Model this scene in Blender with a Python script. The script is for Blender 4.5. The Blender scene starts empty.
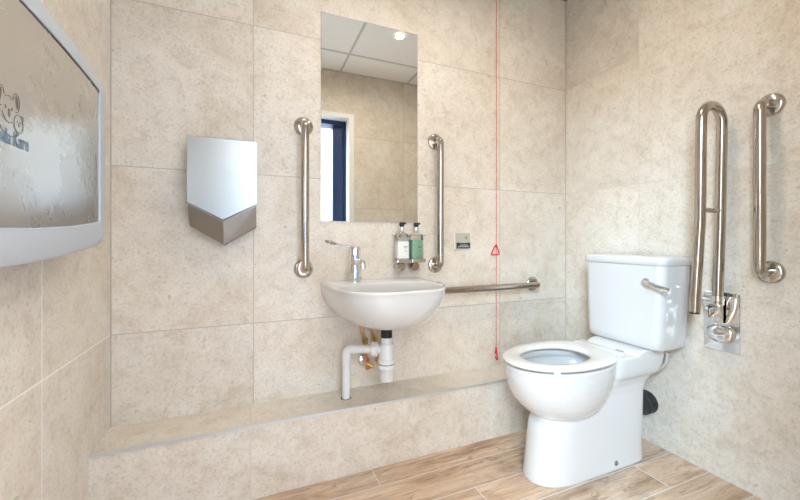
import bpy, bmesh, math, random
from mathutils import Vector, Matrix
random.seed(4)
S = bpy.context.scene
COL = S.collection
PI = math.pi

# ------------------------------------------------------------ camera, light
W, HC, DF, LZ, LD = 2.1485, 2.315, 1.38, .263, .179   # room width, ceiling, depth, ledge top, ledge depth
cam_d = bpy.data.cameras.new('camera')
cam = bpy.data.objects.new('camera', cam_d); COL.objects.link(cam)
cam.location = (.4702, -1.5504, .9288)
cam.rotation_euler = (PI/2, 0, -.38889)
cam_d.sensor_width = 36; cam_d.lens = 16.003; cam_d.shift_y = -.01364
cam_d.clip_start = .01
S.camera = cam

world = bpy.data.worlds.new('daylight'); S.world = world
world.use_nodes = True
bg = world.node_tree.nodes['Background']
bg.inputs[0].default_value = (.90, .93, .95, 1); SKY = 7.8
bg.inputs[1].default_value = SKY

S.view_settings.view_transform = 'Standard'
S.view_settings.look = 'None'
S.view_settings.gamma = 1
S.view_settings.use_curve_mapping = False
S.view_settings.exposure = 0.03
DOWNLIGHT = 5.0

def add_light(name, kind, loc, rot, **kw):
    l = bpy.data.lights.new(name, kind)
    for k, v in kw.items(): setattr(l, k, v)
    o = bpy.data.objects.new(name, l); COL.objects.link(o)
    o.location = loc; o.rotation_euler = rot
    return o
# sky portal over the doorway opening (guides sampling of the daylight only)
pl = add_light('doorway_daylight_portal', 'AREA', (.72, -1.63, .98), (-PI/2, 0, 0), shape='RECTANGLE', size=.94, size_y=1.93)
pl.rotation_euler = (PI/2, 0, 0)
pl.rotation_euler = (PI/2, 0, 0)
pl.data.cycles.is_portal = True
# added lamp outside on the left: extra daylight aimed at the right wall
def aim(loc, to): return (Vector(to)-Vector(loc)).to_track_quat('-Z', 'Y').to_euler()
SIDE_FILL = 780.0
add_light('added_side_daylight', 'AREA', (-2.0, -3.2, 2.9), aim((-2.0, -3.2, 2.9), (2.1, -.85, .2)), shape='RECTANGLE', size=2.8, size_y=1.5,
          energy=SIDE_FILL, color=(.50, .76, 1.0))
for lx in (.828, 1.385):
    add_light('downlight_lamp', 'AREA', (lx, -.70, HC-.012), (0, 0, 0), shape='DISK', size=.05,
              energy=DOWNLIGHT, color=(1.0, .88, .73), spread=math.radians(165))

# ------------------------------------------------------------ materials
def mat(name, col=(.8,.8,.8), rough=.5, metal=0, spec=.5, coat=0, trans=0, ior=1.45, alpha=1):
    m = bpy.data.materials.new(name); m.use_nodes = True
    b = m.node_tree.nodes['Principled BSDF']
    b.inputs['Base Color'].default_value = (*col, 1)
    b.inputs['Roughness'].default_value = rough
    b.inputs['Metallic'].default_value = metal
    b.inputs['Specular IOR Level'].default_value = spec
    b.inputs['Coat Weight'].default_value = coat
    b.inputs['Coat Roughness'].default_value = .05
    b.inputs['Transmission Weight'].default_value = trans
    b.inputs['IOR'].default_value = ior
    return m
class NT:
    def __init__(s, m): s.nt = m.node_tree; s.b = s.nt.nodes['Principled BSDF']
    def n(s, t, **kw):
        x = s.nt.nodes.new(t)
        for k, v in kw.items(): setattr(x, k, v)
        return x
    def l(s, a, b): s.nt.links.new(a, b)
    def set(s, sock, v):
        if hasattr(v, 'is_output') or hasattr(v, 'links'): s.l(v, sock)
        else: sock.default_value = v
    def math(s, op, a, b=0, c=None, clamp=False):
        x = s.n('ShaderNodeMath', operation=op); x.use_clamp = clamp
        s.set(x.inputs[0], a); s.set(x.inputs[1], b)
        if c is not None: s.set(x.inputs[2], c)
        return x.outputs[0]
    def noise(s, vec, scale, detail=4, rough=.5, dist=0):
        x = s.n('ShaderNodeTexNoise'); s.l(vec, x.inputs['Vector'])
        x.inputs['Scale'].default_value = scale; x.inputs['Detail'].default_value = detail
        x.inputs['Roughness'].default_value = rough; x.inputs['Distortion'].default_value = dist
        return x.outputs[0]
    def ramp(s, f, stops):
        x = s.n('ShaderNodeValToRGB'); s.l(f, x.inputs[0]); e = x.color_ramp.elements
        while len(e) < len(stops): e.new(.5)
        for i, (p, c) in enumerate(stops):
            e[i].position = p; e[i].color = (*c, 1) if len(c) == 3 else c
        return x.outputs[0]
    def mix(s, f, a, b, blend='MIX'):
        x = s.n('ShaderNodeMix', data_type='RGBA', blend_type=blend)
        s.set(x.inputs[0], f)
        for i, v in ((6, a), (7, b)):
            if isinstance(v, tuple): x.inputs[i].default_value = (*v, 1)
            else: s.l(v, x.inputs[i])
        return x.outputs[2]
    def bump(s, h, strength, dist=.002):
        x = s.n('ShaderNodeBump'); s.l(h, x.inputs['Height'])
        x.inputs['Strength'].default_value = strength; x.inputs['Distance'].default_value = dist
        s.l(x.outputs[0], s.b.inputs['Normal'])
        return x

def grout_mask(k, a, off, pitch, half):
    """1 inside the joint; also the tile index"""
    t = k.math('DIVIDE', k.math('SUBTRACT', a, off), pitch)
    idx = k.math('FLOOR', t)
    fr = k.math('FRACT', t)
    fr = k.math('ABSOLUTE', k.math('SUBTRACT', fr, k.math('ROUND', fr)))
    d = k.math('MULTIPLY', fr, pitch)
    return k.math('LESS_THAN', d, half), idx

def stone_tile(name, axis, u0, pitch=1.2, z0=.5897, seed=0., flat=False, dark_tile=None, joint=(.47, .43, .385)):
    m = mat(name, rough=.42, spec=.35); k = NT(m)
    tc = k.n('ShaderNodeTexCoord').outputs['Object']
    sep = k.n('ShaderNodeSeparateXYZ'); k.l(tc, sep.inputs[0])
    u = sep.outputs['X' if axis == 'x' else 'Y']; v = sep.outputs['Z']
    g1, iu = grout_mask(k, u, u0, pitch, .0016)
    if flat: g = g1; iv = k.math('ADD', 0, 7)
    else:
        g2, iv = grout_mask(k, v, z0, .6, .0016)
        g = k.math('MAXIMUM', g1, g2)
    cid = k.n('ShaderNodeCombineXYZ'); k.l(iu, cid.inputs[0]); k.l(iv, cid.inputs[1]); cid.inputs[2].default_value = seed
    wn = k.n('ShaderNodeTexWhiteNoise', noise_dimensions='3D'); k.l(cid.outputs[0], wn.inputs['Vector'])
    # every tile has its own cut of stone
    sh = k.n('ShaderNodeVectorMath', operation='SCALE'); k.l(wn.outputs['Color'], sh.inputs[0]); sh.inputs['Scale'].default_value = 9
    ad = k.n('ShaderNodeVectorMath', operation='ADD'); k.l(tc, ad.inputs[0]); k.l(sh.outputs[0], ad.inputs[1])
    P = ad.outputs[0]
    big = k.noise(P, 2.6, 9, .62, .9)
    med = k.noise(P, 17, 9, .68, .6)
    fine = k.noise(P, 110, 6, .75)
    base = k.ramp(big, [(.28, (.625, .54, .44)), (.50, (.705, .643, .555)), (.72, (.75, .71, .645))])
    c2 = k.ramp(med, [(.34, (.86, .825, .77)), (.5, (1, 1, 1)), (.66, (1.08, 1.08, 1.08))])
    col = k.mix(.75, base, c2, 'MULTIPLY')
    c3 = k.ramp(fine, [(.33, (.62, .59, .545)), (.46, (.98, .98, .98)), (.66, (1.10, 1.10, 1.10))])
    col = k.mix(.7, col, c3, 'MULTIPLY')
    # pale wandering veins
    vn = k.noise(P, 5.5, 7, .6, 1.6)
    ve = k.math('ABSOLUTE', k.math('SUBTRACT', vn, .5))
    vm = k.math('MULTIPLY', k.math('SUBTRACT', 1, k.math('MULTIPLY', ve, 38), clamp=True), .22)
    col = k.mix(vm, col, (.78, .72, .65))
    # small fossil pits and short dark flecks
    p1 = k.noise(P, 34, 2, .4, .4)
    p2 = k.noise(P, 4.2, 2, .5)
    pm = k.math('MULTIPLY', k.math('GREATER_THAN', p1, .735), k.math('GREATER_THAN', p2, .5))
    col = k.mix(k.math('MULTIPLY', pm, .42), col, (.30, .25, .20))
    tone = k.math('MULTIPLY_ADD', wn.outputs['Value'], .07, .955)
    if dark_tile:
        a = k.math('COMPARE', iu, dark_tile[0], .1); b_ = k.math('COMPARE', iv, dark_tile[1], .1)
        tone = k.math('SUBTRACT', tone, k.math('MULTIPLY', k.math('MULTIPLY', a, b_), .12))
    tv = k.n('ShaderNodeCombineColor')
    for i in range(3): k.l(tone, tv.inputs[i])
    col = k.mix(1.0, col, tv.outputs[0], 'MULTIPLY')
    col = k.mix(g, col, joint)
    k.l(col, k.b.inputs['Base Color'])
    k.l(k.math('MULTIPLY_ADD', g, .35, .42), k.b.inputs['Roughness'])
    h = k.math('SUBTRACT', k.math('MULTIPLY_ADD', fine, .25, k.math('MULTIPLY', pm, -.6)), k.math('MULTIPLY', g, 1.5))
    k.bump(h, .28, .0012)
    return m

def wood_floor_mat():
    m = mat('wood_plank_floor_tile', rough=.42, spec=.4); k = NT(m)
    tc = k.n('ShaderNodeTexCoord').outputs['Object']
    sep = k.n('ShaderNodeSeparateXYZ'); k.l(tc, sep.inputs[0])
    x, y = sep.outputs[0], sep.outputs[1]
    g1, row = grout_mask(k, y, -.285, .14, .0016)
    rm = k.math('FLOORED_MODULO', row, 3)
    # joint offsets measured along the rows
    off = k.math('ADD', k.math('MULTIPLY', k.math('COMPARE', rm, 0, .1), .91), k.math('ADD',
          k.math('MULTIPLY', k.math('COMPARE', rm, 2, .1), .59), k.math('MULTIPLY', k.math('COMPARE', rm, 1, .1), .235)))
    t = k.math('DIVIDE', k.math('SUBTRACT', x, off), 1.0)
    ix = k.math('FLOOR', t); fr = k.math('FRACT', t)
    d = k.math('ABSOLUTE', k.math('SUBTRACT', fr, k.math('ROUND', fr)))
    g = k.math('MAXIMUM', g1, k.math('LESS_THAN', d, .0018))
    cid = k.n('ShaderNodeCombineXYZ'); k.l(ix, cid.inputs[0]); k.l(row, cid.inputs[1])
    wn = k.n('ShaderNodeTexWhiteNoise', noise_dimensions='3D'); k.l(cid.outputs[0], wn.inputs['Vector'])
    mp = k.n('ShaderNodeMapping'); k.l(tc, mp.inputs[0]); mp.inputs['Scale'].default_value = (1.0, 7.5, 1)
    sh = k.n('ShaderNodeVectorMath', operation='SCALE'); k.l(wn.outputs['Color'], sh.inputs[0]); sh.inputs['Scale'].default_value = 13
    ad = k.n('ShaderNodeVectorMath', operation='ADD'); k.l(mp.outputs[0], ad.inputs[0]); k.l(sh.outputs[0], ad.inputs[1])
    P = ad.outputs[0]
    a = k.noise(P, 1.7, 9, .62, 1.6)
    b = k.noise(P, 9, 6, .7, 1.2)
    c = k.noise(P, 40, 3, .6)
    col = k.ramp(a, [(.32, (.23, .14, .085)), (.41, (.45, .295, .185)), (.52, (.60, .43, .30)), (.68, (.74, .595, .465))])
    col = k.mix(.6, col, k.ramp(b, [(.30, (.52, .43, .35)), (.46, (1, 1, 1)), (.7, (1.1, 1.08, 1.05))]), 'MULTIPLY')
    hv = k.noise(tc, 3.3, 3, .5); col = k.mix(k.math('MULTIPLY', hv, .22), col, (.60, .53, .47))
    col = k.mix(.5, col, k.ramp(c, [(.3, (.8, .77, .74)), (.55, (1, 1, 1))]), 'MULTIPLY')
    kn = k.noise(P, 3.1, 3, .5, 2.2)
    km = k.math('MULTIPLY', k.math('SUBTRACT', 1, k.math('MULTIPLY', k.math('ABSOLUTE', k.math('SUBTRACT', kn, .62)), 34), clamp=True), .55)
    col = k.mix(km, col, (.17, .10, .06))
    tone = k.math('MULTIPLY_ADD', wn.outputs['Value'], .2, .9)
    tv = k.n('ShaderNodeCombineColor')
    for i in range(3): k.l(tone, tv.inputs[i])
    col = k.mix(1.0, col, tv.outputs[0], 'MULTIPLY')
    col = k.mix(g, col, (.68, .65, .62))
    k.l(col, k.b.inputs['Base Color'])
    k.bump(k.math('SUBTRACT', k.math('MULTIPLY', b, .4), g), .25, .0015)
    return m

def brushed(name, col, rough, scale=(1, 60, 1), amt=.1, swirl=False):
    m = mat(name, col, rough, 1.0); k = NT(m)
    tc = k.n('ShaderNodeTexCoord').outputs['Object']
    mp = k.n('ShaderNodeMapping'); k.l(tc, mp.inputs[0]); mp.inputs['Scale'].default_value = scale
    n = k.noise(mp.outputs[0], 14, 4, .6, 2.5 if swirl else 0)
    k.l(k.math('MULTIPLY_ADD', n, amt*2, rough-amt), k.b.inputs['Roughness'])
    k.bump(n, .05 if not swirl else .30, .001)
    return m

M = {}
M['tile_back'] = stone_tile('beige_stone_tile_back', 'x', .467, 1.2105, seed=1.3)
M['tile_left'] = stone_tile('beige_stone_tile_left', 'y', -.438, seed=2.7, joint=(.90, .89, .87))
M['tile_right'] = stone_tile('beige_stone_tile_right', 'y', -.426, seed=5.1, dark_tile=(0, 2), joint=(.60, .57, .52))  # joints paler here: this wall's washed-out daylight is put into their colour
M['tile_front'] = stone_tile('beige_stone_tile_front', 'x', 1.70, seed=7.9)
M['tile_ledge'] = stone_tile('beige_stone_tile_ledge', 'x', .458, .6105, z0=-.9, seed=4.4, joint=(.60, .565, .52))
M['floor'] = wood_floor_mat()
def ceramic(name, c, rough):
    m = mat(name, c, rough, spec=.5, coat=.6); k = NT(m)
    tc = k.n('ShaderNodeTexCoord').outputs['Object']
    n = k.noise(tc, 6, 2)
    k.l(k.math('MULTIPLY_ADD', n, .04, rough-.02), k.b.inputs['Roughness'])
    return m
M['ceramic'] = ceramic('white_glazed_ceramic', (.65, .643, .63), .16)
M['seat'] = ceramic('white_seat_plastic', (.71, .695, .67), .24)
M['pvc'] = ceramic('white_pvc', (.72, .72, .72), .32)
M['chrome'] = brushed('polished_steel', (.56, .525, .485), .10, amt=.03)
M['chrome_bright'] = brushed('bright_chrome', (.83, .83, .83), .05, amt=.02)
M['rail'] = brushed('satin_steel_rail', (.50, .455, .405), .15, amt=.04)
M['dryer'] = brushed('brushed_nickel_cover', (.47, .49, .485), .34, scale=(1, 1, 60), amt=.06)
M['dryer_dark'] = brushed('brushed_dark_steel', (.30, .275, .25), .38, scale=(60, 60, 1), amt=.06)
def panel_mat():
    # hand-wiped stainless sheet: long arcs of finer and coarser polish
    m = mat('swirled_steel_panel', (.63, .605, .565), .33, 1.0); k = NT(m)
    tc = k.n('ShaderNodeTexCoord').outputs['Object']
    mp = k.n('ShaderNodeMapping'); k.l(tc, mp.inputs[0]); mp.inputs['Location'].default_value = (0, .95, -.90)
    w = k.n('ShaderNodeTexWave', wave_type='RINGS', rings_direction='X'); k.l(mp.outputs[0], w.inputs['Vector'])
    w.inputs['Scale'].default_value = 11; w.inputs['Distortion'].default_value = 7; w.inputs['Detail'].default_value = 4
    w.inputs['Detail Scale'].default_value = 1.1; w.inputs['Detail Roughness'].default_value = .62
    n = k.noise(tc, 7, 4, .6)
    f = k.math('MULTIPLY_ADD', w.outputs['Fac'], .014, k.math('MULTIPLY', n, .16))
    k.l(k.math('ADD', f, .19), k.b.inputs['Roughness'])
    return m
M['panel'] = panel_mat()
M['grey_plastic'] = mat('pale_grey_plastic', (.47, .50, .54), .42)
M['grey_print'] = mat('faint_grey_print', (.50, .51, .51), .5)
M['black'] = mat('black_rubber', (.012, .012, .013), .45)
M['black_gloss'] = mat('black_gloss_plastic', (.015, .015, .016), .2)
M['copper'] = brushed('copper_pipe', (.75, .36, .22), .28)
M['brass'] = brushed('brass_fitting', (.55, .38, .17), .32)
M['red'] = mat('red_plastic', (.72, .02, .03), .35)
M['red_cord'] = mat('red_nylon_cord', (.70, .09, .07), .7)
M['clear'] = mat('clear_bottle_plastic', (.93, .94, .92), .06, trans=.95, ior=1.35)
M['green_liquid'] = mat('green_soap', (.42, .74, .52), .08, trans=.15, ior=1.35)
M['clear_liquid'] = mat('clear_lotion', (.80, .77, .70), .08, trans=.15, ior=1.35)
M['label'] = mat('white_paper_label', (.82, .82, .79), .5)
M['ink'] = mat('dark_ink', (.10, .10, .09), .6)
M['blue_ink'] = mat('blue_grey_ink', (.19, .26, .32), .6)
M['grey_ink'] = mat('brown_grey_ink', (.17, .15, .13), .6)
M['sign'] = mat('sage_grey_sign_plate', (.47, .47, .38), .4)
M['sign_dark'] = mat('charcoal_sign_strip', (.03, .035, .04), .35)
M['sign_text'] = mat('pale_sign_print', (.55, .56, .55), .5)
M['white_paint'] = mat('white_painted_frame', (.80, .80, .79), .35)
M['navy'] = mat('navy_coated_aluminium', (.012, .035, .11), .35)
M['grey_metal'] = brushed('grey_aluminium_edge_strip', (.66, .66, .65), .42)
M['grey_metal'].node_tree.nodes['Principled BSDF'].inputs['Metallic'].default_value = .55
M['outside_white'] = mat('white_outside_panel', (.85, .86, .88), .4)
M['tarmac'] = mat('grey_paving', (.30, .30, .30), .8)
M['drain_dark'] = mat('dark_hole', (.02, .02, .02), .7)
M['water'] = mat('still_water', (.93, .95, .95), .02, trans=.9, ior=1.33)
def ceiling_mat():
    m = mat('white_ceiling_tile', (.82, .82, .80), .75); k = NT(m)
    tc = k.n('ShaderNodeTexCoord').outputs['Object']
    n = k.noise(tc, 120, 3)
    k.l(k.mix(k.math('GREATER_THAN', n, .66), (.90, .90, .88), (.80, .80, .78)), k.b.inputs['Base Color'])
    return m
M['ceil'] = ceiling_mat()
def mirror_mat():
    m = mat('silvered_mirror', (.93, .94, .93), .0, 1.0)
    return m
M['mirror'] = mirror_mat()
lm = mat('lit_diffuser', (.9, .9, .9), .4)
b_ = lm.node_tree.nodes['Principled BSDF']; b_.inputs['Emission Color'].default_value = (1, .88, .72, 1); b_.inputs['Emission Strength'].default_value = 14
M['lit'] = lm

# ------------------------------------------------------------ helpers
def link(name, bm, m, parent=None, smooth=False, loc=None, auto=None):
    me = bpy.data.meshes.new(name)
    bmesh.ops.recalc_face_normals(bm, faces=bm.faces)
    bm.to_mesh(me); bm.free()
    ms = m if isinstance(m, list) else [m]
    for x in ms: me.materials.append(x)
    if smooth or auto:
        for p in me.polygons: p.use_smooth = True
    if auto:
        me.set_sharp_from_angle(angle=math.radians(auto))
    o = bpy.data.objects.new(name, me); COL.objects.link(o)
    if parent: o.parent = parent; o.matrix_parent_inverse = Matrix.Translation(-Vector(parent_world(parent)))
    if loc: o.location = loc
    return o
def parent_world(p):
    return p.location.copy() if p.type == 'EMPTY' else Vector((0, 0, 0))   # meshes carry world coordinates already
def tag(o, label=None, cat=None, group=None, kind=None):
    if label: o['label'] = label
    if cat: o['category'] = cat
    if group: o['group'] = group
    if kind: o['kind'] = kind
    return o
def thing(name, loc, label, cat, group=None):
    o = bpy.data.objects.new(name, None); COL.objects.link(o)
    o.location = loc; o.empty_display_size = .05
    return tag(o, label, cat, group)
def struct(name, bm, m, **kw):
    o = link(name, bm, m, **kw); o['kind'] = 'structure'; return o

def box(bm, x0, x1, y0, y1, z0, z1, bevel=0, seg=2):
    r = bmesh.ops.create_cube(bm, size=1)
    vs = r['verts']
    bmesh.ops.scale(bm, vec=(x1-x0, y1-y0, z1-z0), verts=vs)
    bmesh.ops.translate(bm, vec=((x0+x1)/2, (y0+y1)/2, (z0+z1)/2), verts=vs)
    if bevel:
        es = list({e for v in vs for e in v.link_edges})
        bmesh.ops.bevel(bm, geom=es, offset=bevel, segments=seg, profile=.5, affect='EDGES')
    return bm
def nbox(*a, **k): return box(bmesh.new(), *a, **k)

def fillet(pts, r, n=7):
    pts = [Vector(p) for p in pts]; out = [pts[0]]
    for i in range(1, len(pts)-1):
        a, b, c = pts[i-1], pts[i], pts[i+1]
        d1 = (a-b).normalized(); d2 = (c-b).normalized()
        ang = d1.angle(d2)
        if ang > PI-.01: out.append(b); continue
        t = min(r/math.tan(ang/2), (a-b).length*.49, (c-b).length*.49)
        rr = t*math.tan(ang/2)
        ctr = b+(d1+d2).normalized()*(rr/math.sin(ang/2))
        s = b+d1*t-ctr; e = b+d2*t-ctr
        tot = s.angle(e); ax = s.cross(e).normalized()
        for k in range(n+1):
            out.append(ctr+Matrix.Rotation(tot*k/n, 3, ax) @ s)
    out.append(pts[-1]); return out
def sweep(bm, pts, r, seg=20, caps=True, closed=False):
    pts = [Vector(p) for p in pts]; n = len(pts)
    rr = r if isinstance(r, (list, tuple)) else [r]*n
    T = []
    for i in range(n):
        if closed: t = pts[(i+1) % n]-pts[i-1]
        elif i == 0: t = pts[1]-pts[0]
        elif i == n-1: t = pts[-1]-pts[-2]
        else: t = (pts[i+1]-pts[i]).normalized()+(pts[i]-pts[i-1]).normalized()
        T.append(t.normalized())
    up = Vector((0, 0, 1)) if abs(T[0].z) < .9 else Vector((1, 0, 0))
    u = T[0].cross(up).normalized(); rings = []
    for i in range(n):
        if i: 
            q = T[i-1].rotation_difference(T[i]); u = (q @ u).normalized()
        v = T[i].cross(u).normalized()
        rings.append([bm.verts.new(pts[i]+(u*math.cos(2*PI*k/seg)+v*math.sin(2*PI*k/seg))*rr[i]) for k in range(seg)])
    rng = range(n if closed else n-1)
    for i in rng:
        a, b = rings[i], rings[(i+1) % n]
        for k in range(seg):
            bm.faces.new((a[k], a[(k+1) % seg], b[(k+1) % seg], b[k]))
    if caps and not closed:
        bm.faces.new(rings[0][::-1]); bm.faces.new(rings[-1])
    return bm
def nsweep(*a, **k): return sweep(bmesh.new(), *a, **k)
def lathe(bm, prof, origin, axis='z', seg=32):
    """prof: (radius, height) list, closed at radius 0 ends"""
    R = {'z': Matrix.Identity(3), 'x': Matrix.Rotation(PI/2, 3, 'Y'), '-y': Matrix.Rotation(PI/2, 3, 'X'),
         '-x': Matrix.Rotation(-PI/2, 3, 'Y'), '-z': Matrix.Rotation(PI, 3, 'X')}[axis] if isinstance(axis, str) else axis
    o = Vector(origin); prev = None
    for (r, h) in prof:
        if r < 1e-6: ring = [bm.verts.new(o+R @ Vector((0, 0, h)))]
        else: ring = [bm.verts.new(o+R @ Vector((r*math.cos(2*PI*k/seg), r*math.sin(2*PI*k/seg), h))) for k in range(seg)]
        if prev:
            if len(prev) == 1 and len(ring) > 1:
                for k in range(seg): bm.faces.new((prev[0], ring[k], ring[(k+1) % seg]))
            elif len(ring) == 1 and len(prev) > 1:
                for k in range(seg): bm.faces.new((prev[k], prev[(k+1) % seg], ring[0]))
            elif len(ring) > 1:
                for k in range(seg): bm.faces.new((prev[k], prev[(k+1) % seg], ring[(k+1) % seg], ring[k]))
        prev = ring
    return bm
def nlathe(*a, **k): return lathe(bmesh.new(), *a, **k)
def loft(bm, rings, cap0=True, cap1=True):
    vr = [[bm.verts.new(p) for p in r] for r in rings]
    n = len(vr[0])
    for a, b in zip(vr, vr[1:]):
        for k in range(n): bm.faces.new((a[k], a[(k+1) % n], b[(k+1) % n], b[k]))
    if cap0: bm.faces.new(vr[0][::-1])
    if cap1: bm.faces.new(vr[-1])
    return bm
def text_mesh(name, body, size, m, parent, loc, rot, ext=.0003, outline=0, sx=1, bold=0):
    cu = bpy.data.curves.new(name, 'FONT'); cu.body = body; cu.size = size; cu.extrude = ext
    cu.align_x = 'CENTER'; cu.offset = bold
    if outline: cu.fill_mode = 'NONE'; cu.bevel_depth = outline; cu.extrude = 0
    t = bpy.data.objects.new(name, cu); COL.objects.link(t)
    dg = bpy.context.evaluated_depsgraph_get()
    me = bpy.data.meshes.new_from_object(t.evaluated_get(dg))
    bpy.data.objects.remove(t)
    me.transform(Matrix.Translation(loc) @ rot @ Matrix.Diagonal((sx, 1, 1, 1)))
    me.materials.clear(); me.materials.append(m)
    o = bpy.data.objects.new(name, me); COL.objects.link(o)
    o.parent = parent; o.matrix_parent_inverse = Matrix.Translation(-Vector(parent_world(parent)))
    return o

# ------------------------------------------------------------ room shell
T = .12
struct('floor', nbox(-T, W+T, -DF-.25, T, -.1, 0), M['floor'])
struct('wall_back', nbox(-T, W+T, 0, T, 0, HC+.1), M['tile_back'])
struct('wall_left', nbox(-T, 0, -DF-.25, 0, 0, HC+.1), M['tile_left'])
struct('wall_right', nbox(W, W+T, -DF-.25, 0, 0, HC+.1), M['tile_right'])
DX0, DX1, DZ = .25, 1.247, 1.975
bm = bmesh.new()
box(bm, 0, DX0, -DF-.25, -DF, 0, HC); box(bm, DX1, W, -DF-.25, -DF, 0, HC); box(bm, DX0, DX1, -DF-.25, -DF, DZ, HC)
struct('wall_front', bm, M['tile_front'])
# boxed-in pipe ledge along the back wall
struct('wall_ledge', nbox(0, W, -LD, 0, 0, LZ), M['tile_ledge'])
bm = bmesh.new()
box(bm, .001, W-.001, -LD-.0022, -LD+.013, LZ-.0085, LZ+.0016, bevel=.0008)
struct('trim_1', bm, M['grey_metal'])
# suspended ceiling: tiles with a fine T-bar grid
struct('ceiling', nbox(0, W, -DF-.25, 0, HC, HC+.1), M['ceil'])
bm = bmesh.new()
for gx in (.53, 1.13, 1.73): box(bm, gx-.008, gx+.008, -DF, 0, HC-.003, HC)
for gy in (-1.07, -.47): box(bm, 0, W, gy-.008, gy+.008, HC-.0034, HC)
box(bm, 0, W, -.02, 0, HC-.003, HC); box(bm, 0, W, -DF, -DF+.02, HC-.003, HC)
box(bm, 0, .02, -DF, 0, HC-.003, HC); box(bm, W-.02, W, -DF, 0, HC-.003, HC)
struct('trim_2', bm, mat('grey_ceiling_grid', (.58, .58, .57), .5))
# grey silicone line down the corners
bm = bmesh.new()
for x, w in ((.0015, .003), (W-.0015, .003)): box(bm, x-w/2, x+w/2, -.003, 0, LZ, HC-.004)
struct('trim_3', bm, mat('grey_corner_sealant', (.48, .44, .39), .6))
# white door lining
bm = bmesh.new()
box(bm, DX0, DX0+.055, -DF-.10, -DF+.006, 0, DZ, bevel=.002)
box(bm, DX1-.045, DX1, -DF-.10, -DF+.006, 0, DZ, bevel=.002)
box(bm, DX0+.055, DX1-.045, -DF-.10, -DF+.006, DZ-.035, DZ, bevel=.002)
struct('trim_4', bm, M['white_paint'])
# navy outer door frame
bm = bmesh.new()
box(bm, DX0, DX0+.12, -DF-.24, -DF-.10, 0, DZ, bevel=.003)
box(bm, DX1-.06, DX1, -DF-.24, -DF-.10, 0, DZ, bevel=.003)
box(bm, DX1-.155, DX1-.05, -DF-.22, -DF-.12, 0, DZ-.02, bevel=.003)
box(bm, DX0+.12, DX1-.045, -DF-.24, -DF-.10, DZ-.07, DZ, bevel=.003)
df = struct('door_1', bm, M['navy'])
bm = bmesh.new(); box(bm, DX0-3, DX1+4, -8, -DF-.26, -.12, -.01)
struct('ground', bm, M['tarmac'])
# white panelled side seen outside through the open doorway
ow = thing('outside_panel', (1.6, -3.8, 0), 'white panel outside the doorway with thin oval outline, seen in the mirror', 'panel')
link('panel_board', nbox(.2, 3.2, -3.86, -3.8, 0, 2.6, bevel=.01), M['outside_white'], ow)
bm = bmesh.new()
sweep(bm, [(1.42+.11*math.cos(a), -3.797, 1.72+.36*math.sin(a)) for a in [2*PI*i/40 for i in range(40)]], .006, 8, closed=True)
link('oval_outline', bm, mat('mid_grey_line', (.35, .37, .4), .5), ow)
bm = bmesh.new(); sweep(bm, [(1.2, -3.797, 2.16), (1.7, -3.797, 2.34)], .012, 8)
link('slanting_line', bm, mat('pale_grey_line', (.45, .46, .48), .5), ow)
link('base_stripe', nbox(.2, 3.2, -3.80, -3.795, .55, 1.12), mat('blue_stripe', (.10, .30, .70), .4), ow)

# ------------------------------------------------------------ ceiling downlights (seen in the mirror)
for i, lx in enumerate((.828, 1.385)):
    t = thing('ceiling_downlight', (lx, -.70, HC), ('round white ceiling downlight glowing at the left edge of the mirror reflection',
              'round white ceiling downlight whose bright spot shows in the top of the mirror')[i], 'ceiling light', 'ceiling downlights')
    link('bezel', nlathe([(.026, 0), (.026, -.004), (.032, -.005), (.036, -.003), (.037, 0)], (lx, -.70, HC-.0035)), M['white_paint'], t, smooth=True)
    link('diffuser', nlathe([(0, 0), (.0255, 0), (.0255, .002), (0, .002)], (lx, -.70, HC-.0075)), M['lit'], t)

# ------------------------------------------------------------ mirror
t = thing('wall_mirror', (.966, 0, 1.007), 'tall frameless rectangular mirror on the wall above the basin', 'mirror')
link('mirror_glass', nbox(.736, 1.194, -.0062, -.001, 1.007, 1.909, bevel=.0008), M['mirror'], t)
link('backing', nbox(.738, 1.192, -.001, 0, 1.009, 1.907), M['drain_dark'], t)

# ------------------------------------------------------------ grab rails
def flange(name, c, axis, parent, r=.040):
    bm = nlathe([(r, 0), (r, .0035), (r*.95, .007), (r*.80, .0105), (r*.62, .0125), (.0165, .0135), (0, .0135)], c, axis, 36)
    return link(name, bm, M['chrome'], parent, auto=40)
def grab_rail(loc, p0, p1, out, label, group, d=.056, r=.0165, fax='-y'):
    t = thing('grab_rail', loc, label, 'grab rail', group)
    p0, p1, out = Vector(p0), Vector(p1), Vector(out)
    path = fillet([p0+out*.010, p0+out*d, p1+out*d, p1+out*.010], .042, 9)
    link('rail_tube', nsweep(path, r, 24), M['rail'], t, auto=50)
    flange('flange', p0, fax, t); flange('flange', p1, fax, t)
    return t
gg = 'tubular steel grab rails fixed to the walls'
grab_rail((.663, 0, .80), (.663, 0, .803), (.663, 0, 1.405), (0, -1, 0), 'vertical steel grab rail on the wall left of the mirror', gg)
grab_rail((1.291, 0, .80), (1.291, 0, .803), (1.291, 0, 1.405), (0, -1, 0), 'vertical steel grab rail on the wall just right of the mirror', gg)
grab_rail((1.6, 0, .68), (1.300, 0, .681), (1.898, 0, .681), (0, -1, 0), 'horizontal steel grab rail low on the wall between basin and toilet', gg, d=.053)
t = grab_rail((W, -.886, .81), (W, -.888, .813), (W, -.888, 1.399), (-1, 0, 0), 'vertical steel grab rail on the right wall, nearest the camera', gg, d=.07, fax='-x')

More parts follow.
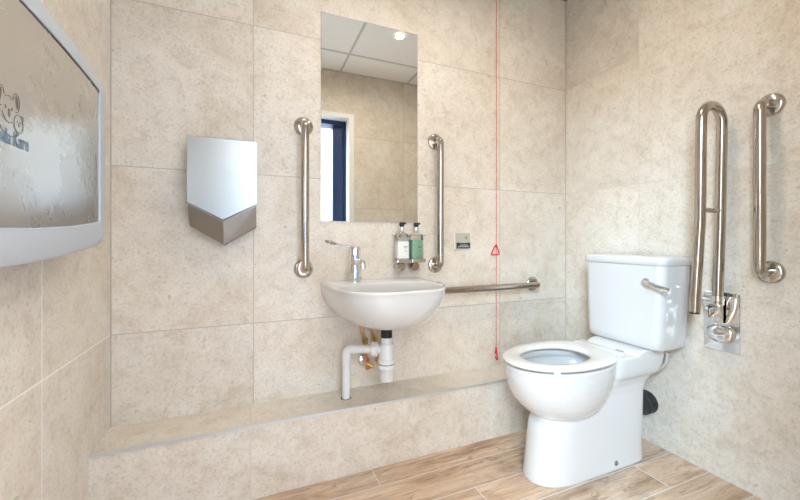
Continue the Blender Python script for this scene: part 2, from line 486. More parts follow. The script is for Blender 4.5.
# drop-down rail, folded up
t = thing('drop_down_rail', (W, -.748, .496), 'folded-up double-tube steel drop-down rail on a hinge plate beside the toilet', 'grab rail')
ya = -.748
bm = bmesh.new()
ri, ro, zt = W-.050, W-.160, 1.441
path = [(ri, ya, .70), (ri, ya, zt-.058)]
cx_ = (ri+ro)/2; rad = (ri-ro)/2
yi, yo = ya-.024, ya-.014      # the folded rail leans slightly towards the camera at the top
path = [(ri, ya-.010, .685), (ri, ya-.018, 1.0)]+[(cx_+rad*math.cos(a), yi+(yo-yi)*i/16, zt-rad-.0165+rad*math.sin(a)) for i, a in enumerate([PI*i/16 for i in range(17)])]+[(ro, ya-.010, 1.0), (ro, ya+.008, .657)]
sweep(bm, path, .0170, 24)
tube = link('rail_tube', bm, M['rail'], t, auto=50)
bm = nsweep([(ri, ya-.019, 1.036), (ro, ya-.011, 1.036)], .0095, 16)
link('cross_bar', bm, M['rail'], t, auto=50)
link('end_cap', nlathe([(0, -.006), (.014, -.006), (.0165, -.003), (.0165, 0), (0, 0)], (ro, ya+.008, .657)), M['black'], tube, auto=40)
bm = nbox(W-.006, W, -.806, -.690, .496, .722, bevel=.0015)
link('hinge_plate', bm, M['chrome_bright'], t)
# raised lower boss, hinge barrel and the two bright hinge cheeks
bm = bmesh.new()
hexa = [(-.048, .015), (-.030, .034), (.018, .040), (.050, .020), (.044, -.018), (.006, -.036), (-.040, -.024)]
def hx(s, d):
    pts = []
    for i in range(len(hexa)):
        a, b, c = Vector(hexa[i-1]), Vector(hexa[i]), Vector(hexa[(i+1) % len(hexa)])
        p0, p1 = b+(a-b)*.35, b+(c-b)*.35
        for k in range(5):
            u = k/4; q = p0.lerp(b, u).lerp(b.lerp(p1, u), u); pts.append((W-d, ya+q.x*s, .560+q.y*s))
    return pts
loft(bm, [hx(1, .005), hx(.98, .010), hx(.90, .017), hx(.75, .021), hx(.4, .0225)]); link('lower_boss', bm, M['chrome_bright'], t, auto=60)
bm = nsweep([(W-.030, ya+.042, .690), (W-.030, ya+.039, .690), (W-.030, ya-.010, .690)], [.0195, .0225, .0225], 24)
link('hinge_barrel', bm, M['chrome_bright'], t, auto=40)
link('tube_socket', nsweep([(ri+.004, ya-.008, .682), (ri, ya-.011, .715)], .0195, 24), M['chrome_bright'], t, auto=40)
def leaf(pts2, x_edge, x_mid):
    b2 = bmesh.new(); n = len(pts2); c = Vector((sum(p[0] for p in pts2)/n, sum(p[1] for p in pts2)/n))
    rr_ = []
    for sc, xx in ((1, W-.005), (1, x_edge), (.86, (x_edge+x_mid)/2), (.5, x_mid)):
        rr_.append([(xx, c.x+(p[0]-c.x)*sc, c.y+(p[1]-c.y)*sc) for p in pts2])
    return loft(b2, rr_)
link('hinge_cheek', leaf([(-.745, .706), (-.751, .712), (-.766, .712), (-.768, .640), (-.768, .606), (-.757, .632), (-.747, .668)], W-.032, W-.040), M['chrome_bright'], t, auto=35)
link('hinge_cheek', leaf([(-.772, .712), (-.789, .712), (-.796, .704), (-.794, .668), (-.783, .632), (-.772, .606), (-.7715, .640)], W-.024, W-.034), M['chrome_bright'], t, auto=35)
link('stop_block', nbox(W-.030, W-.006, -.775, -.748, .712, .724, bevel=.002), M['black'], t)
link('locking_lug', leaf([(-.700, .668), (-.704, .645), (-.714, .628), (-.722, .622), (-.731, .628), (-.740, .645), (-.743, .668)], W-.026, W-.036), M['chrome_bright'], t, auto=35)
link('lug_slit', nbox(W-.0375, W-.030, -.7228, -.7216, .624, .666), M['drain_dark'], t)

# ------------------------------------------------------------ hand dryer
t = thing('hand_dryer', (.365, 0, .91), 'brushed steel hand dryer with pointed bottom on the wall between changing station and mirror', 'hand dryer')
xl, xr, xm = .249, .480, .3645
def chev(x0, x1, ztop, zs, zp, y): return [(x0, y, ztop), (x0, y, zs), (xm, y, zp), (x1, y, zs), (x1, y, ztop)]
bm = bmesh.new()
loft(bm, [chev(xl+.003, xr-.003, 1.292, 1.063, 1.003, 0), chev(xl+.003, xr-.003, 1.292, 1.063, 1.003, -.096),
          chev(xl, xr, 1.296, 1.061, .999, -.0965), chev(xl, xr, 1.296, 1.061, .999, -.0995), chev(xl+.001, xr-.001, 1.295, 1.062, 1.0005, -.1005)])
link('front_cover', bm, M['dryer'], t)
bm = bmesh.new()
loft(bm, [chev(xl+.002, xr-.002, 1.05, .975, .903, -.001), chev(xl+.004, xr-.004, 1.05, .978, .908, -.068), chev(xl+.002, xr-.002, 1.06, 1.054, .993, -.094)])
link('lower_casing', bm, M['dryer_dark'], t)
bm = bmesh.new()
loft(bm, [chev(xl+.006, xr-.006, 1.061, 1.0575, .9955, -.02), chev(xl+.006, xr-.006, 1.061, 1.0575, .9955, -.0955)])
link('air_slot', bm, mat('dark_blue_slot', (.02, .03, .10), .3), t)
rotb = Matrix.Rotation(PI/2, 4, 'X')
text_mesh('maker_mark', 'dyson', .021, M['grey_print'], t, (xm+.018, -.1006, 1.172), rotb)

# ------------------------------------------------------------ folded changing station on the left wall
t = thing('changing_station', (0, -.82, .88), 'folded pale grey baby changing station with steel panel on the left wall', 'changing station')
yc, hw = -.822, .460
def outl(y, base_, bow): return base_+bow*(1-((y-yc)/hw)**2)
def station(x, inset, zt, bt, zb, bb, rc, n=14):
    """closed outline in y,z with bowed top and bottom and rounded corners"""
    y0, y1 = yc-hw+inset, yc+hw-inset
    pts = []
    N = 26
    top = [(y1-(y1-y0)*i/N) for i in range(N+1)]
    def side(y, f0, bow, sgn):
        e = min(y1-y, y-y0)
        z = outl(y, f0, bow)
        if e < rc: z += sgn*(rc-math.sqrt(max(0, rc*rc-(rc-e)**2)))
        return z
    ys = []
    for i in range(n+1): ys.append(y1-rc*(1-math.cos(PI/2*i/n)))
    inner = [y1-rc-(y1-y0-2*rc)*i/20 for i in range(1, 20)]
    ys += inner
    for i in range(n+1): ys.append(y0+rc*(1-math.cos(PI/2*(1-i/n))))
    for y in ys: pts.append((x, y, side(y, zt, bt, -1)))
    for y in ys[::-1]: pts.append((x, y, side(y, zb, bb, +1)))
    return pts
ZT, BT, ZB, BB = 1.337, .047, .908, -.034
rings = [station(.0, .012, ZT-.012, BT, ZB+.03, BB, .03), station(.03, .004, ZT-.003, BT, ZB+.016, BB, .035), station(.065, .0, ZT, BT, ZB+.004, BB, .035),
         station(.094, .0, ZT, BT, ZB+.010, BB, .033), station(.0985, .003, ZT-.003, BT, ZB+.018, BB, .030), station(.101, .009, ZT-.009, BT*.95, ZB+.040, BB, .024),
         station(.103, .030, ZT-.024, BT*.8, ZB+.060, BB, .014), station(.103, .046, ZT-.033, BT*.75, ZB+.070, BB, .006), station(.099, .0475, ZT-.0345, BT*.75, ZB+.072, BB, .005)]
bm = bmesh.new(); loft(bm, rings)
link('shell', bm, M['grey_plastic'], t, auto=45)
bm = bmesh.new()
loft(bm, [station(.095, .049, ZT-.036, BT*.75, ZB+.074, BB, .005), station(.1000, .049, ZT-.036, BT*.75, ZB+.074, BB, .005)])
pan = link('steel_panel', bm, M['panel'], t)
bm = bmesh.new()
rr = station(.1005, .0485, ZT-.0352, BT*.75, ZB+.0730, BB, .005)
rr = [q for q in rr[:len(rr)//2] if yc-hw+.045 < q[1] < yc+hw-.046]
sweep(bm, rr, .0010, 6); link('panel_gasket', bm, M['black'], t)
# etched emblem: two koala heads drawn in line, and the words
def ucurve(pts, r=.0007, closed=True):
    bm = bmesh.new(); sweep(bm, [(.1008, y, z) for y, z in pts], r, 6, closed=closed); return bm
def oval(y, z, a, b, rot=0, n=22):
    return [(y+a*math.cos(q)*math.cos(rot)-b*math.sin(q)*math.sin(rot), z+a*math.cos(q)*math.sin(rot)+b*math.sin(q)*math.cos(rot)) for q in [2*PI*i/n for i in range(n)]]
em = bmesh.new()
def addc(pts, r=.0008, closed=True): sweep(em, [(.1004, y, 1.105+(z-1.105)*.8) for y, z in pts], r, 6, closed=closed)
def arc(y, z, a, b, a0, a1, n=14): return [(y+a*math.cos(math.radians(a0+(a1-a0)*i/n)), z+b*math.sin(math.radians(a0+(a1-a0)*i/n))) for i in range(n+1)]
ky, kz = -.773, 1.150
addc(arc(ky, kz, .017, .027, 55, 125), r=.0005, closed=False)
addc(arc(ky, kz, .017, .028, 200, 300), r=.0005, closed=False)
for s_ in (-1, 1): addc([(ky+s_*(q-ky), w) for q, w in arc(ky+.020, kz+.020, .0085, .020, -110, 165, 20)], r=.0005, closed=False)
addc(oval(ky+.026, kz-.022, .0125, .019), r=.0005)
addc(arc(ky+.036, kz-.008, .0035, .006, -60, 150, 10), r=.0005, closed=False)
addc(arc(ky+.004, kz-.026, .030, .028, 175, 320, 18), r=.0005, closed=False)
link('etched_outline', em, M['grey_ink'], pan)
def disc(bm, y, z, a, b, rot=0):
    ring = oval(y, z, a, b, rot); loft(bm, [[(x_, p, 1.105+(q-1.105)*.8) for p, q in ring] for x_ in (.1000, .1005)])
bm = bmesh.new()
disc(bm, ky+.001, kz-.008, .0030, .0095); disc(bm, ky-.008, kz+.002, .0015, .0045, .3); disc(bm, ky+.008, kz+.002, .0015, .0045, -.3)
disc(bm, ky+.022, kz+.021, .0035, .014, .12); disc(bm, ky-.022, kz+.021, .0035, .014, -.12)
disc(bm, ky+.027, kz-.024, .0013, .0045); disc(bm, ky+.0225, kz-.018, .0008, .0022); disc(bm, ky+.031, kz-.018, .0008, .0022)
link('etched_features', bm, M['grey_ink'], pan)
rotl = Matrix(((0, 0, 1, 0), (1, 0, 0, 0), (0, 1, 0, 0), (0, 0, 0, 1)))
text_mesh('etched_wording', 'Koala Kare', .034, M['blue_ink'], pan, (.1004, -.768, 1.084), rotl, outline=.00042, sx=.66, bold=.0)

# ------------------------------------------------------------ soap bottles in their wall holders
def soap(xc, yb, liquid, labl, label):
    t = thing('soap_bottle', (xc, yb, .832), label, 'soap bottle', 'pump bottles on the wall right of the mirror')
    def sq(z, h, e=.35):
        pts = []
        for i in range(32):
            a = 2*PI*i/32; c, s = math.cos(a), math.sin(a)
            pts.append((xc+h*math.copysign(abs(c)**e, c), yb+h*.82*math.copysign(abs(s)**e, s), z))
        return pts
    bm = bmesh.new()
    loft(bm, [sq(.832, .027), sq(.835, .029), sq(.942, .029), sq(.950, .027, .45), sq(.955, .019, .6), sq(.958, .012, .9), sq(.968, .011, 1)])
    link('bottle', bm, M['clear'], t, auto=50)
    bm = bmesh.new(); loft(bm, [sq(.835, .026), sq(.936 if labl else .925, .0268)])
    link('liquid', bm, liquid, t, auto=50)
    if labl:
        bl = bmesh.new(); loft(bl, [sq(.842, .0294), sq(.918, .0294)], False, False); link('paper_label', bl, M['label'], t, auto=60)
    zt = .895
    bm = bmesh.new()
    for k, w in enumerate((.010, .007)): box(bm, xc+.008-w, xc+.008+w, yb-.0249, yb-.0244, zt-k*.006, zt-k*.006+.0018)
    box(bm, xc+.006, xc+.010, yb-.0249, yb-.0244, .872, .876)
    link('label_print', bm, M['ink'], t)
    link('pump_collar', nlathe([(0, .968), (.0115, .968), (.012, .970), (.012, .983), (.008, .988), (.0035, .989), (.0035, .998), (0, .998)], (xc, yb, 0)), M['chrome_bright'], t, auto=40)
    bm = nlathe([(0, .988), (.0115, .988), (.012, .990), (.012, 1.002), (.010, 1.005), (0, 1.005)], (xc, yb, 0))
    box(bm, xc, xc+.020, yb-.005, yb+.005, .996, 1.004, bevel=.0015)
    link('pump_head', bm, M['black_gloss'], t, auto=40)
soap(1.093, -.052, M['clear_liquid'], True, 'clear pump bottle with white label, left of the two by the mirror')
soap(1.165, -.052, M['green_liquid'], False, 'pump bottle of green soap, right of the two by the mirror')
for xc, lb in ((1.094, 'steel wall bracket carrying the white-labelled pump bottle'), (1.166, 'steel wall bracket carrying the green pump bottle')):
    t = thing('bottle_bracket', (xc, 0, .80), lb, 'bracket', 'wall brackets under the pump bottles')
    bm = nbox(xc-.034, xc+.034, -.082, -.018, .822, .8315, bevel=.002)
    link('tray', bm, M['chrome'], t)
    bm = nbox(xc-.034, xc+.034, -.084, -.080, .8225, .838, bevel=.0015)
    link('front_lip', bm, M['chrome_bright'], t)
    link('wall_boss', nlathe([(.021, 0), (.0215, .008), (.021, .040), (.017, .046), (0, .047)], (xc, 0, .802), '-y', 30), M['chrome'], t, auto=40)
    bm = bmesh.new(); sweep(bm, [(xc-.032, -.082, .945), (xc-.032, -.004, .945)], .0018, 8); sweep(bm, [(xc+.032, -.082, .945), (xc+.032, -.004, .945)], .0018, 8)
    sweep(bm, [(xc-.032, -.082, .945), (xc+.032, -.082, .945)], .0018, 8)
    box(bm, xc-.010, xc+.010, -.004, 0, .80, .95)
    link('retaining_frame', bm, M['chrome'], t)

# ------------------------------------------------------------ small notice plate
t = thing('notice_plate', (1.449, 0, .879), 'small square sage grey notice with dark strip on the wall right of the vertical rail', 'sign')
link('pale_edge', nbox(1.3975, 1.4035, -.0065, 0, .8785, .9605, bevel=.001), M['white_paint'], t)
link('plate', nbox(1.404, 1.490, -.006, 0, .879, .960, bevel=.001), M['sign'], t)
bm = bmesh.new()
n = 12
top = [(1.410+.080*i/n, .912-.0035*math.sin(PI*i/n)) for i in range(n+1)]
poly = [(1.410, .882), (1.490, .882)]+top[::-1]
loft(bm, [[(x, -.0062, z) for x, z in poly], [(x, -.0070, z) for x, z in poly]])
strip = link('dark_strip', bm, M['sign_dark'], t)
bm = bmesh.new()
for k, (a, b) in enumerate(((1.428, 1.474), (1.418, 1.482))): 
    x = a
    while x < b:
        w = .003+.004*random.random(); box(bm, x, min(x+w, b), -.0074, -.0069, .896-k*.008, .9005-k*.008); x += w+.0018
link('strip_print', bm, M['sign_text'], strip)
bm = nlathe([(.009, 0), (.009, .0006), (.0065, .0006), (.0065, 0)], (1.466, -.006, .936), '-y', 24)
box(bm, 1.462, 1.470, -.0066, -.006, .929, .943)
link('round_symbol', bm, mat('dull_grey_print', (.30, .31, .26), .5), t)

# ------------------------------------------------------------ basin
t = thing('wash_basin', (.97, 0, .56), 'white wall-hung ceramic wash basin under the mirror', 'wash basin')
BX, BZ = .964, .748
NB = 72
def dring(sx, yf, z, p=2.7, yb=0., shift=0):
    """D outline: flat back on the wall, full rounded front"""
    pts = []
    nb = 16
    for i in range(nb): pts.append((BX+shift+sx*(1-2*i/nb), yb, z))
    n2 = NB-nb
    for i in range(n2):
        a = PI*i/(n2-1) if False else PI+PI*(i+.0)/(n2)
        c, s = math.cos(a), math.sin(a)
        pts.append((BX+shift+sx*math.copysign(abs(c)**(2/p), c), yb+(yf-yb)*abs(s)**(2/p), z))
    return pts
outer = []
for i in range(15):
    q = (i/14)*PI/2
    zz = BZ-.012-.156*math.sin(q)**1.0
    s = math.cos(q)**.55 if i < 14 else .0
    s = max(s, .18)
    outer.append(dring(.227*s+.002, -.424*(.42+.58*s), zz, p=3.5-1.1*math.sin(q)))
outer = outer[::-1]
outer += [dring(.2300, -.4255, BZ-.010, 3.5), dring(.2300, -.426, BZ-.004, 3.5), dring(.2275, -.4235, BZ-.0008, 3.5), dring(.2245, -.420, BZ, 3.5)]
def iring(a, b, yc_, z, p=2.8):
    # matching vertex order: back edge first, then round the front
    pts = []
    nb = 16
    a0 = math.radians(38)
    for i in range(NB):
        if i < nb: ang = a0+(PI-2*a0)*i/nb
        else: ang = PI-a0+(PI+2*a0)*(i-nb)/(NB-nb)
        c, s = math.cos(ang), math.sin(ang)
        pts.append((BX+.004+a*math.copysign(abs(c)**(2/p), c), yc_+b*math.copysign(abs(s)**(2/p), s), z))
    return pts
inner = [iring(.203, .137, -.268, BZ), iring(.199, .133, -.268, BZ-.002), iring(.195, .130, -.268, BZ-.010)]
for i in range(1, 9):
    q = i/8*PI/2
    inner.append(iring(.182*math.cos(q)**.6*.999+.012, .119*math.cos(q)**.6+.010, -.268+.07*(i/8), BZ-.012-.118*math.sin(q)))
bm = bmesh.new(); loft(bm, outer+inner)
link('bowl', bm, M['ceramic'], t, auto=60)
link('waste_outlet', nlathe([(0, .001), (.018, .001), (.021, .003), (.021, 0), (0, 0)], (BX+.004, -.198, BZ-.130)), M['chrome_bright'], t, auto=40)

# tap
t = thing('lever_tap', (.868, -.075, BZ), 'chrome basin tap with long upswept elbow lever, on the basin', 'tap')
tx, ty = .868, -.075
link('body', nlathe([(0, BZ), (.027, BZ), (.0275, BZ+.004), (.0235, BZ+.045), (.0225, BZ+.055), (.0225, BZ+.108), (.0240, BZ+.109), (.0240, BZ+.143), (.0215, BZ+.147), (0, BZ+.147)], (tx, ty, 0)), M['chrome_bright'], t, auto=35)
path = fillet([(tx, ty-.008, BZ+.082), (tx+.007, ty-.088, BZ+.086), (tx+.0075, ty-.090, BZ+.062)], .012, 5)
link('spout', nsweep(path, .0135, 18), M['chrome_bright'], t, auto=40)
path = [(tx-.010, ty, BZ+.146), (tx-.035, ty, BZ+.150), (tx-.060, ty, BZ+.155), (tx-.082, ty, BZ+.161)]
lev = link('lever_arm', nsweep(path, [.0055, .0045, .0042, .0042], 14), M['chrome_bright'], t, auto=50)
bm = bmesh.new()
c0 = Vector((tx-.104, ty+.002, BZ+.167)); d = Vector((-.97, .0, .24)).normalized(); sd = Vector((.1, -.85, -.5)).normalized(); sd = (sd-d*sd.dot(d)).normalized(); up = d.cross(sd)
rg = []
for k in range(-5, 6):
    q = k/5; w = max(.001, math.sqrt(max(0, 1-q*q))); cc = c0+d*(.027*q)
    rg.append([tuple(cc+sd*(.0175*w*math.cos(a))+up*(.0042*w*math.sin(a))) for a in [2*PI*i/16 for i in range(16)]])
loft(bm, rg); link('lever_paddle', bm, M['chrome'], lev, smooth=True)

# waste trap
t = thing('bottle_trap', (.967, -.19, .34), 'white plastic bottle trap with black nut hanging under the basin', 'waste trap')
kx, kyy = .983, -.15
link('black_nut', nlathe([(0, .590), (.024, .590), (.026, .575), (.026, .548), (.0235, .545), (.0235, .515), (0, .515)], (kx, kyy, 0)), M['black'], t, auto=35)
link('inlet_tube', nlathe([(0, .518), (.0250, .518), (.0250, .497), (.0225, .495), (.0225, .478), (.0, .478)], (kx, kyy, 0)), M['pvc'], t, auto=35)
link('trap_body', nlathe([(0, .490), (.028, .490), (.0295, .486), (.0315, .430), (.0352, .429), (.0352, .411), (.0, .411)], (kx, kyy, 0)), M['pvc'], t, auto=35)
link('bottle_cup', nlathe([(0, .408), (.0360, .408), (.037, .405), (.037, .392), (.034, .388), (.0325, .386), (.0305, .348), (.0265, .338), (.012, .335), (0, .335)], (kx, kyy, 0)), M['pvc'], t, auto=35)
link('seal_ring', nlathe([(0, .412), (.0348, .412), (.0348, .407), (0, .407)], (kx, kyy, 0)), M['drain_dark'], t)
d0 = Vector((-.925, .379, 0)); zc = .468; c0 = Vector((kx, kyy, zc))
link('side_outlet', nsweep([c0+d0*.02, c0+d0*.060], .019, 22), M['pvc'], t, auto=40)
bm = bmesh.new()
sweep(bm, [c0+d0*.036, c0+d0*.040, c0+d0*.060, c0+d0*.066], [.026, .0305, .0305, .026], 12)
link('union_nut', bm, M['pvc'], t, auto=25)
t2 = thing('waste_pipe', (.828, -.085, LZ), 'white waste pipe elbowing from the trap down into the ledge', 'pipe')
p1 = c0+d0*.0664
e1 = Vector((.828, -.0865, zc)); 
path = fillet([p1, e1, (.826, -.085, LZ-.02)], .02, 8)
link('pipe_run', nsweep(path, .0172, 22), M['pvc'], t2, auto=50)
link('elbow', nsweep(fillet([e1-d0*.048, e1, e1-Vector((.0006, 0, .062))], .024, 8), .0196, 22), M['pvc'], t2, auto=50)
link('hole_rim', nlathe([(.0172, .0), (.0215, .0), (.0215, .0006), (.0172, .0006)], (.826, -.085, LZ)), M['drain_dark'], t2)
# copper supply pipes
for i, (x0, x1, z1_, lab) in enumerate(((.905, .925, .455, 'copper water pipe under the basin, left of the pair'), (.948, .975, .455, 'copper water pipe under the basin, right of the pair'))):
    t = thing('supply_pipe', (x1, -.04, .40), lab, 'pipe', 'copper supply pipes under the basin')
    link('copper_tube', nsweep([(x0-.006, -.05, .60), (x0, -.05, .54), (x1-.004, -.05, .49), (x1, -.05, .40), (x1, -.045, .385)], .0068, 14), M['copper'], t, auto=60)
    v0, v1 = Vector((x0+.006, -.05, .522)), Vector((x1-.002, -.05, .468))
    link('brass_coupling', nsweep([v0, v0.lerp(v1, .45), v0.lerp(v1, .46), v0.lerp(v1, .75), v0.lerp(v1, .76), v1], [.0085, .0095, .0135, .0135, .0105, .0105], 6), M['brass'], t, auto=25)
t = thing('isolation_valve', (.94, 0, .38), 'small chrome and copper isolation valve on the wall behind the trap', 'valve')
link('wall_rose', nlathe([(.027, 0), (.027, .002), (.02, .007), (.008, .009), (0, .009)], (.925, 0, .385), '-y', 28), M['chrome_bright'], t, smooth=True)
link('valve_stub', nsweep([(.925, -.005, .385), (.925, -.055, .385)], .0075, 14), M['chrome_bright'], t, auto=40)
link('valve_body', nsweep([(.925, -.050, .412), (.925, -.050, .400), (.927, -.05, .399), (.933, -.050, .362), (.935, -.05, .358)], [.008, .009, .0135, .0135, .009], 6), M['copper'], t, auto=25)
link('valve_bonnet', nsweep([(.925, -.052, .385), (.95, -.075, .372)], .009, 6), M['brass'], t, auto=25)

# ------------------------------------------------------------ emergency pull cord
t = thing('pull_cord', (1.643, -.018, HC), 'red emergency pull cord hanging from the ceiling in front of the back wall', 'pull cord')
link('cord', nsweep([(1.644, -.018, HC-.02), (1.644, -.018, 1.3), (1.643, -.018, .30)], .0013, 8), M['red_cord'], t)
link('ceiling_switch', nlathe([(0, 0), (.043, 0), (.043, -.012), (.036, -.022), (.010, -.026), (0, -.026)], (1.644, -.045, HC-.0034)), M['white_paint'], t, auto=40)
def bangle(cz, yaw, s, tilt, dx=0):
    R = Matrix.Rotation(yaw, 3, 'Z')
    base_pts = [(dx, 0, .034*s), (-.030*s, 0, -.020*s), (.030*s, 0, -.020*s)]
    pts = []
    for i in range(3):
        a, b, c = (Vector(base_pts[(i-1) % 3]), Vector(base_pts[i]), Vector(base_pts[(i+1) % 3]))
        p0, p1 = b+(a-b)*.22, b+(c-b)*.22
        for k in range(6):
            u = k/5; pts.append(p0.lerp(b, u).lerp(b.lerp(p1, u), u))
    return [R @ p+Vector((1.643-dx, -.018, cz)) for p in pts]
link('triangle_bangle', nsweep(bangle(.868, .12, 1.05, .12, .006), .0032, 10, closed=True), M['red'], t, smooth=True)
link('triangle_bangle', nsweep(bangle(.325, 1.2, 1.05, .0), .0032, 10, closed=True), M['red'], t, smooth=True)
link('cord_knot', nlathe([(0, .010), (.004, .008), (.0055, 0), (.004, -.006), (0, -.008)], (1.643, -.018, .893)), M['red'], t, smooth=True)
link('cord_knot', nlathe([(0, .008), (.004, .006), (.0055, 0), (.004, -.006), (0, -.008)], (1.643, -.018, .356)), M['red'], t, smooth=True)

# ------------------------------------------------------------ toilet
t = thing('toilet', (1.75, -.47, 0), 'white close-coupled toilet with open seat standing against the right wall', 'toilet')
TY = -.468
def egg(xf, xb, hw_, z, pf=2.0, pb=2.0, n=56, cfrac=.5, yc_=TY):
    xc = xf+(xb-xf)*cfrac; pts = []
    for i in range(n):
        a = 2*PI*i/n; c, s = math.cos(a), math.sin(a)
        p = pb if c > 0 else pf; ax = (xb-xc) if c > 0 else (xc-xf)
        pts.append((xc+ax*math.copysign(abs(c)**(2/p), c), yc_+hw_*math.copysign(abs(s)**(2/p), s), z))
    return pts
bm = bmesh.new()
# bowl with its hollow
rings = []
ZR = .447; HB = .240
for i in range(13):
    q = PI/2*(1-i/12)
    s = max(.12, math.cos(q)**.85)
    z = ZR-.014-(HB-.014)*math.sin(q)
    sh = .045*(1-s)
    rings.append(egg(1.612+sh-.246*s, 1.612+sh+.243*s, .159*s, z))
rings += [egg(1.364, 1.858, .1605, ZR-.006), egg(1.367, 1.855, .1575, ZR-.001), egg(1.373, 1.850, .152, ZR),
          egg(1.400, 1.79, .124, ZR), egg(1.407, 1.782, .117, ZR-.006), egg(1.407, 1.782, .117, ZR-.026), egg(1.397, 1.79, .124, ZR-.030), egg(1.40, 1.785, .120, ZR-.05),
          egg(1.43, 1.765, .10, ZR-.085), egg(1.50, 1.74, .066, ZR-.102), egg(1.56, 1.70, .04, ZR-.106)]
loft(bm, rings)
# pedestal skirt
rings = []
for z, xf, xb, h in ((0, 1.446, 1.990, .091), (.004, 1.444, 1.992, .093), (.06, 1.452, 1.990, .090), (.14, 1.462, 1.992, .088), (.19, 1.468, 1.996, .087), (.22, 1.476, 1.998, .086), (.245, 1.52, 1.998, .084)):
    rings.append(egg(xf, xb, h, z, 2.2, 14, cfrac=.28))
loft(bm, rings)
rings = []
for z, xf, xb, h in ((.10, 1.60, 1.994, .087), (.30, 1.60, 1.999, .089), (.330, 1.70, 2.006, .092), (.358, 1.78, 2.022, .102), (.378, 1.78, 2.055, .116), (.395, 1.78, 2.062, .120), (.42, 1.78, 2.074, .122), (.450, 1.78, 2.084, .123), (.457, 1.79, 2.082, .121)):
    rings.append(egg(xf, xb, h, z, 8, 12))
loft(bm, rings)
loft(bm, [egg(1.86, 2.082, .121, .44, 8, 12), egg(1.90, 2.082, .121, .468, 8, 12), egg(1.93, 2.080, .119, .474, 8, 12)])
o = link('pan', bm, M['ceramic'], t, smooth=True)
md = o.modifiers.new('fuse', 'REMESH'); md.mode = 'VOXEL'; md.voxel_size = .0038; md.use_smooth_shade = True
md = o.modifiers.new('soften', 'SMOOTH'); md.factor = .5; md.iterations = 7
# water in the bowl
link('bowl_water', nlathe([(0, 0), (1, 0), (1, .002), (0, .002)], (0, 0, 0), 'z', 32), M['water'], t)
wv = bpy.data.objects['bowl_water']
for v in wv.data.vertices: v.co = (1.60+v.co.x*.150, TY+v.co.y*.088, ZR-.094+v.co.z)
# seat ring
bm = bmesh.new()
def seat_ring(off, z):
    return egg(1.358+off, 1.838-off, .163-off, z, 2.05, 2.5, n=64, cfrac=.52)
def hole_ring(off, z):
    return egg(1.440-off, 1.722+off, .100+off, z, 2.1, 2.3, n=64, cfrac=.5)
z0, z1 = ZR+.006, ZR+.025
loft(bm, [seat_ring(.014, z0), seat_ring(.003, z0+.003), seat_ring(0, z0+.010), seat_ring(.003, z1-.005), seat_ring(.012, z1-.0005), seat_ring(.03, z1+.001),
          hole_ring(.022, z1), hole_ring(.008, z1-.003), hole_ring(.001, z1-.009), hole_ring(0, z0+.004), hole_ring(.004, z0)], cap0=False, cap1=False)
vs = bm.verts; 
bm.verts.ensure_lookup_table()
n = 64; L0 = bm.verts[:n]; L1 = bm.verts[-n:]
for k in range(n): bm.faces.new((L0[k], L0[(k+1) % n], L1[(k+1) % n], L1[k]))
seat = link('toilet_seat', bm, M['seat'], t, auto=60)
bm = nbox(1.800, 1.850, TY-.105, TY+.105, z0, z1+.001, bevel=.006, seg=3)
link('seat_back', bm, M['seat'], seat, auto=50)
for s in (-1, 1):
    bm = nsweep([(1.846, TY+s*.094, z0+.014), (1.846, TY+s*.068, z0+.014)], .0105, 18)
    link('hinge', bm, M['chrome_bright'], seat, auto=40)
for (bx, by) in ((1.462, TY-.127),):
    bm = nbox(bx-.010, bx+.010, by-.010, by+.006, ZR-.014, z0+.012, bevel=.003)
    link('seat_buffer', bm, mat('clear_buffer', (.86, .86, .82), .3), seat)
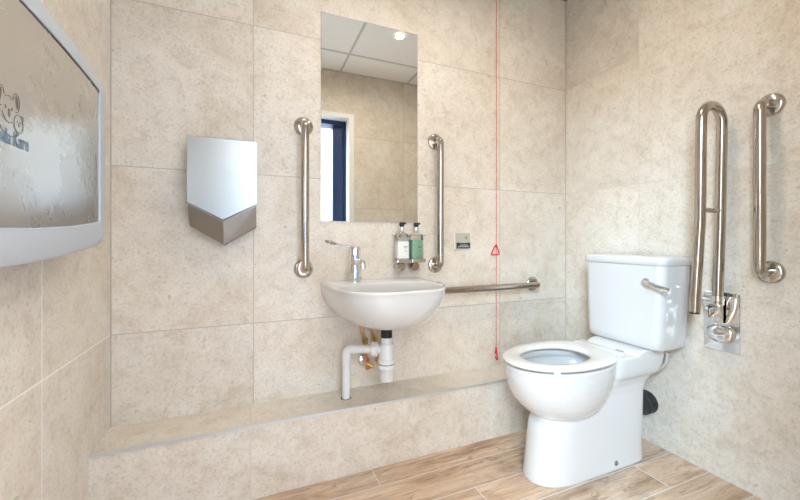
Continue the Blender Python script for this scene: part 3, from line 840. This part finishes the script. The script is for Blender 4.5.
# cistern
def rrect(x0, x1, y0, y1, z, r, rb=.01, n=8):
    pts = []
    for cx, cy, a0, rr_ in ((x1-rb, y1-rb, 0, rb), (x0+r, y1-r, 90, r), (x0+r, y0+r, 180, r), (x1-rb, y0+rb, 270, rb)):
        for i in range(n+1):
            a = math.radians(a0+90*i/n); pts.append((cx+rr_*math.cos(a), cy+rr_*math.sin(a), z))
    return pts
bm = bmesh.new()
CY0, CY1 = -.655, -.290
cr = []
for z, e in ((.474, .022), (.476, .014), (.482, .009), (.51, .007), (.65, .004), (.822, .002)):
    cr.append(rrect(1.950+e, 2.132-e*.3, CY0+e+.014*(.822-z)/.34, CY1-e, z, .034))
loft(bm, cr); cis = link('cistern', bm, M['ceramic'], t, auto=50)
bm = bmesh.new()
lr = []
for z, e in ((.820, .002), (.822, -.001), (.826, -.004), (.846, -.004), (.853, -.001), (.8565, .006), (.858, .016)):
    lr.append(rrect(1.950+e, 2.134-max(e, 0)*.3, CY0+e, CY1-e, z, .036))
loft(bm, lr); link('cistern_lid', bm, M['ceramic'], t, auto=60)
# flush lever
bm = nlathe([(.0, .0), (.013, 0), (.013, .006), (.0105, .012), (0, .014)], (1.950, -.590, .757), '-x', 24)
lv = link('flush_boss', bm, M['chrome'], t, auto=40)
path = [(1.934, -.590, .757), (1.926, -.615, .752), (1.925, -.640, .744), (1.924, -.665, .739), (1.925, -.690, .737)]
bm = nsweep(path, [.0085, .0088, .0085, .0095, .0075], 14)
link('flush_lever', bm, M['chrome_bright'], lv, auto=60)
# floor screw cap, small badge
link('screw_cap', nlathe([(.0105, 0), (.0105, .002), (.007, .005), (0, .006)], (1.813, -.5590, .030), '-y', 18), M['chrome'], t, auto=40)
# water inlet hose beneath the cistern, and soil connector
link('inlet_valve', nlathe([(0, .478), (.011, .478), (.011, .458), (.014, .457), (.014, .444), (.008, .442), (0, .442)], (2.108, -.574, 0), 'z', 8), M['chrome'], t, auto=30)
link('inlet_hose', nsweep(fillet([(2.108, -.574, .446), (2.108, -.570, .395), (2.10, -.53, .350), (2.09, -.46, .345)], .035, 8), .0085, 14), M['grey_metal'], t, auto=60)
sy = -.462
bm = nsweep([(1.96, sy, .182), (2.05, sy, .180), (2.052, sy, .180), (2.10, sy, .180), (2.102, sy, .180), (W, sy, .180)], [.045, .045, .048, .048, .051, .051], 32)
link('soil_connector', bm, M['black'], t, auto=40)
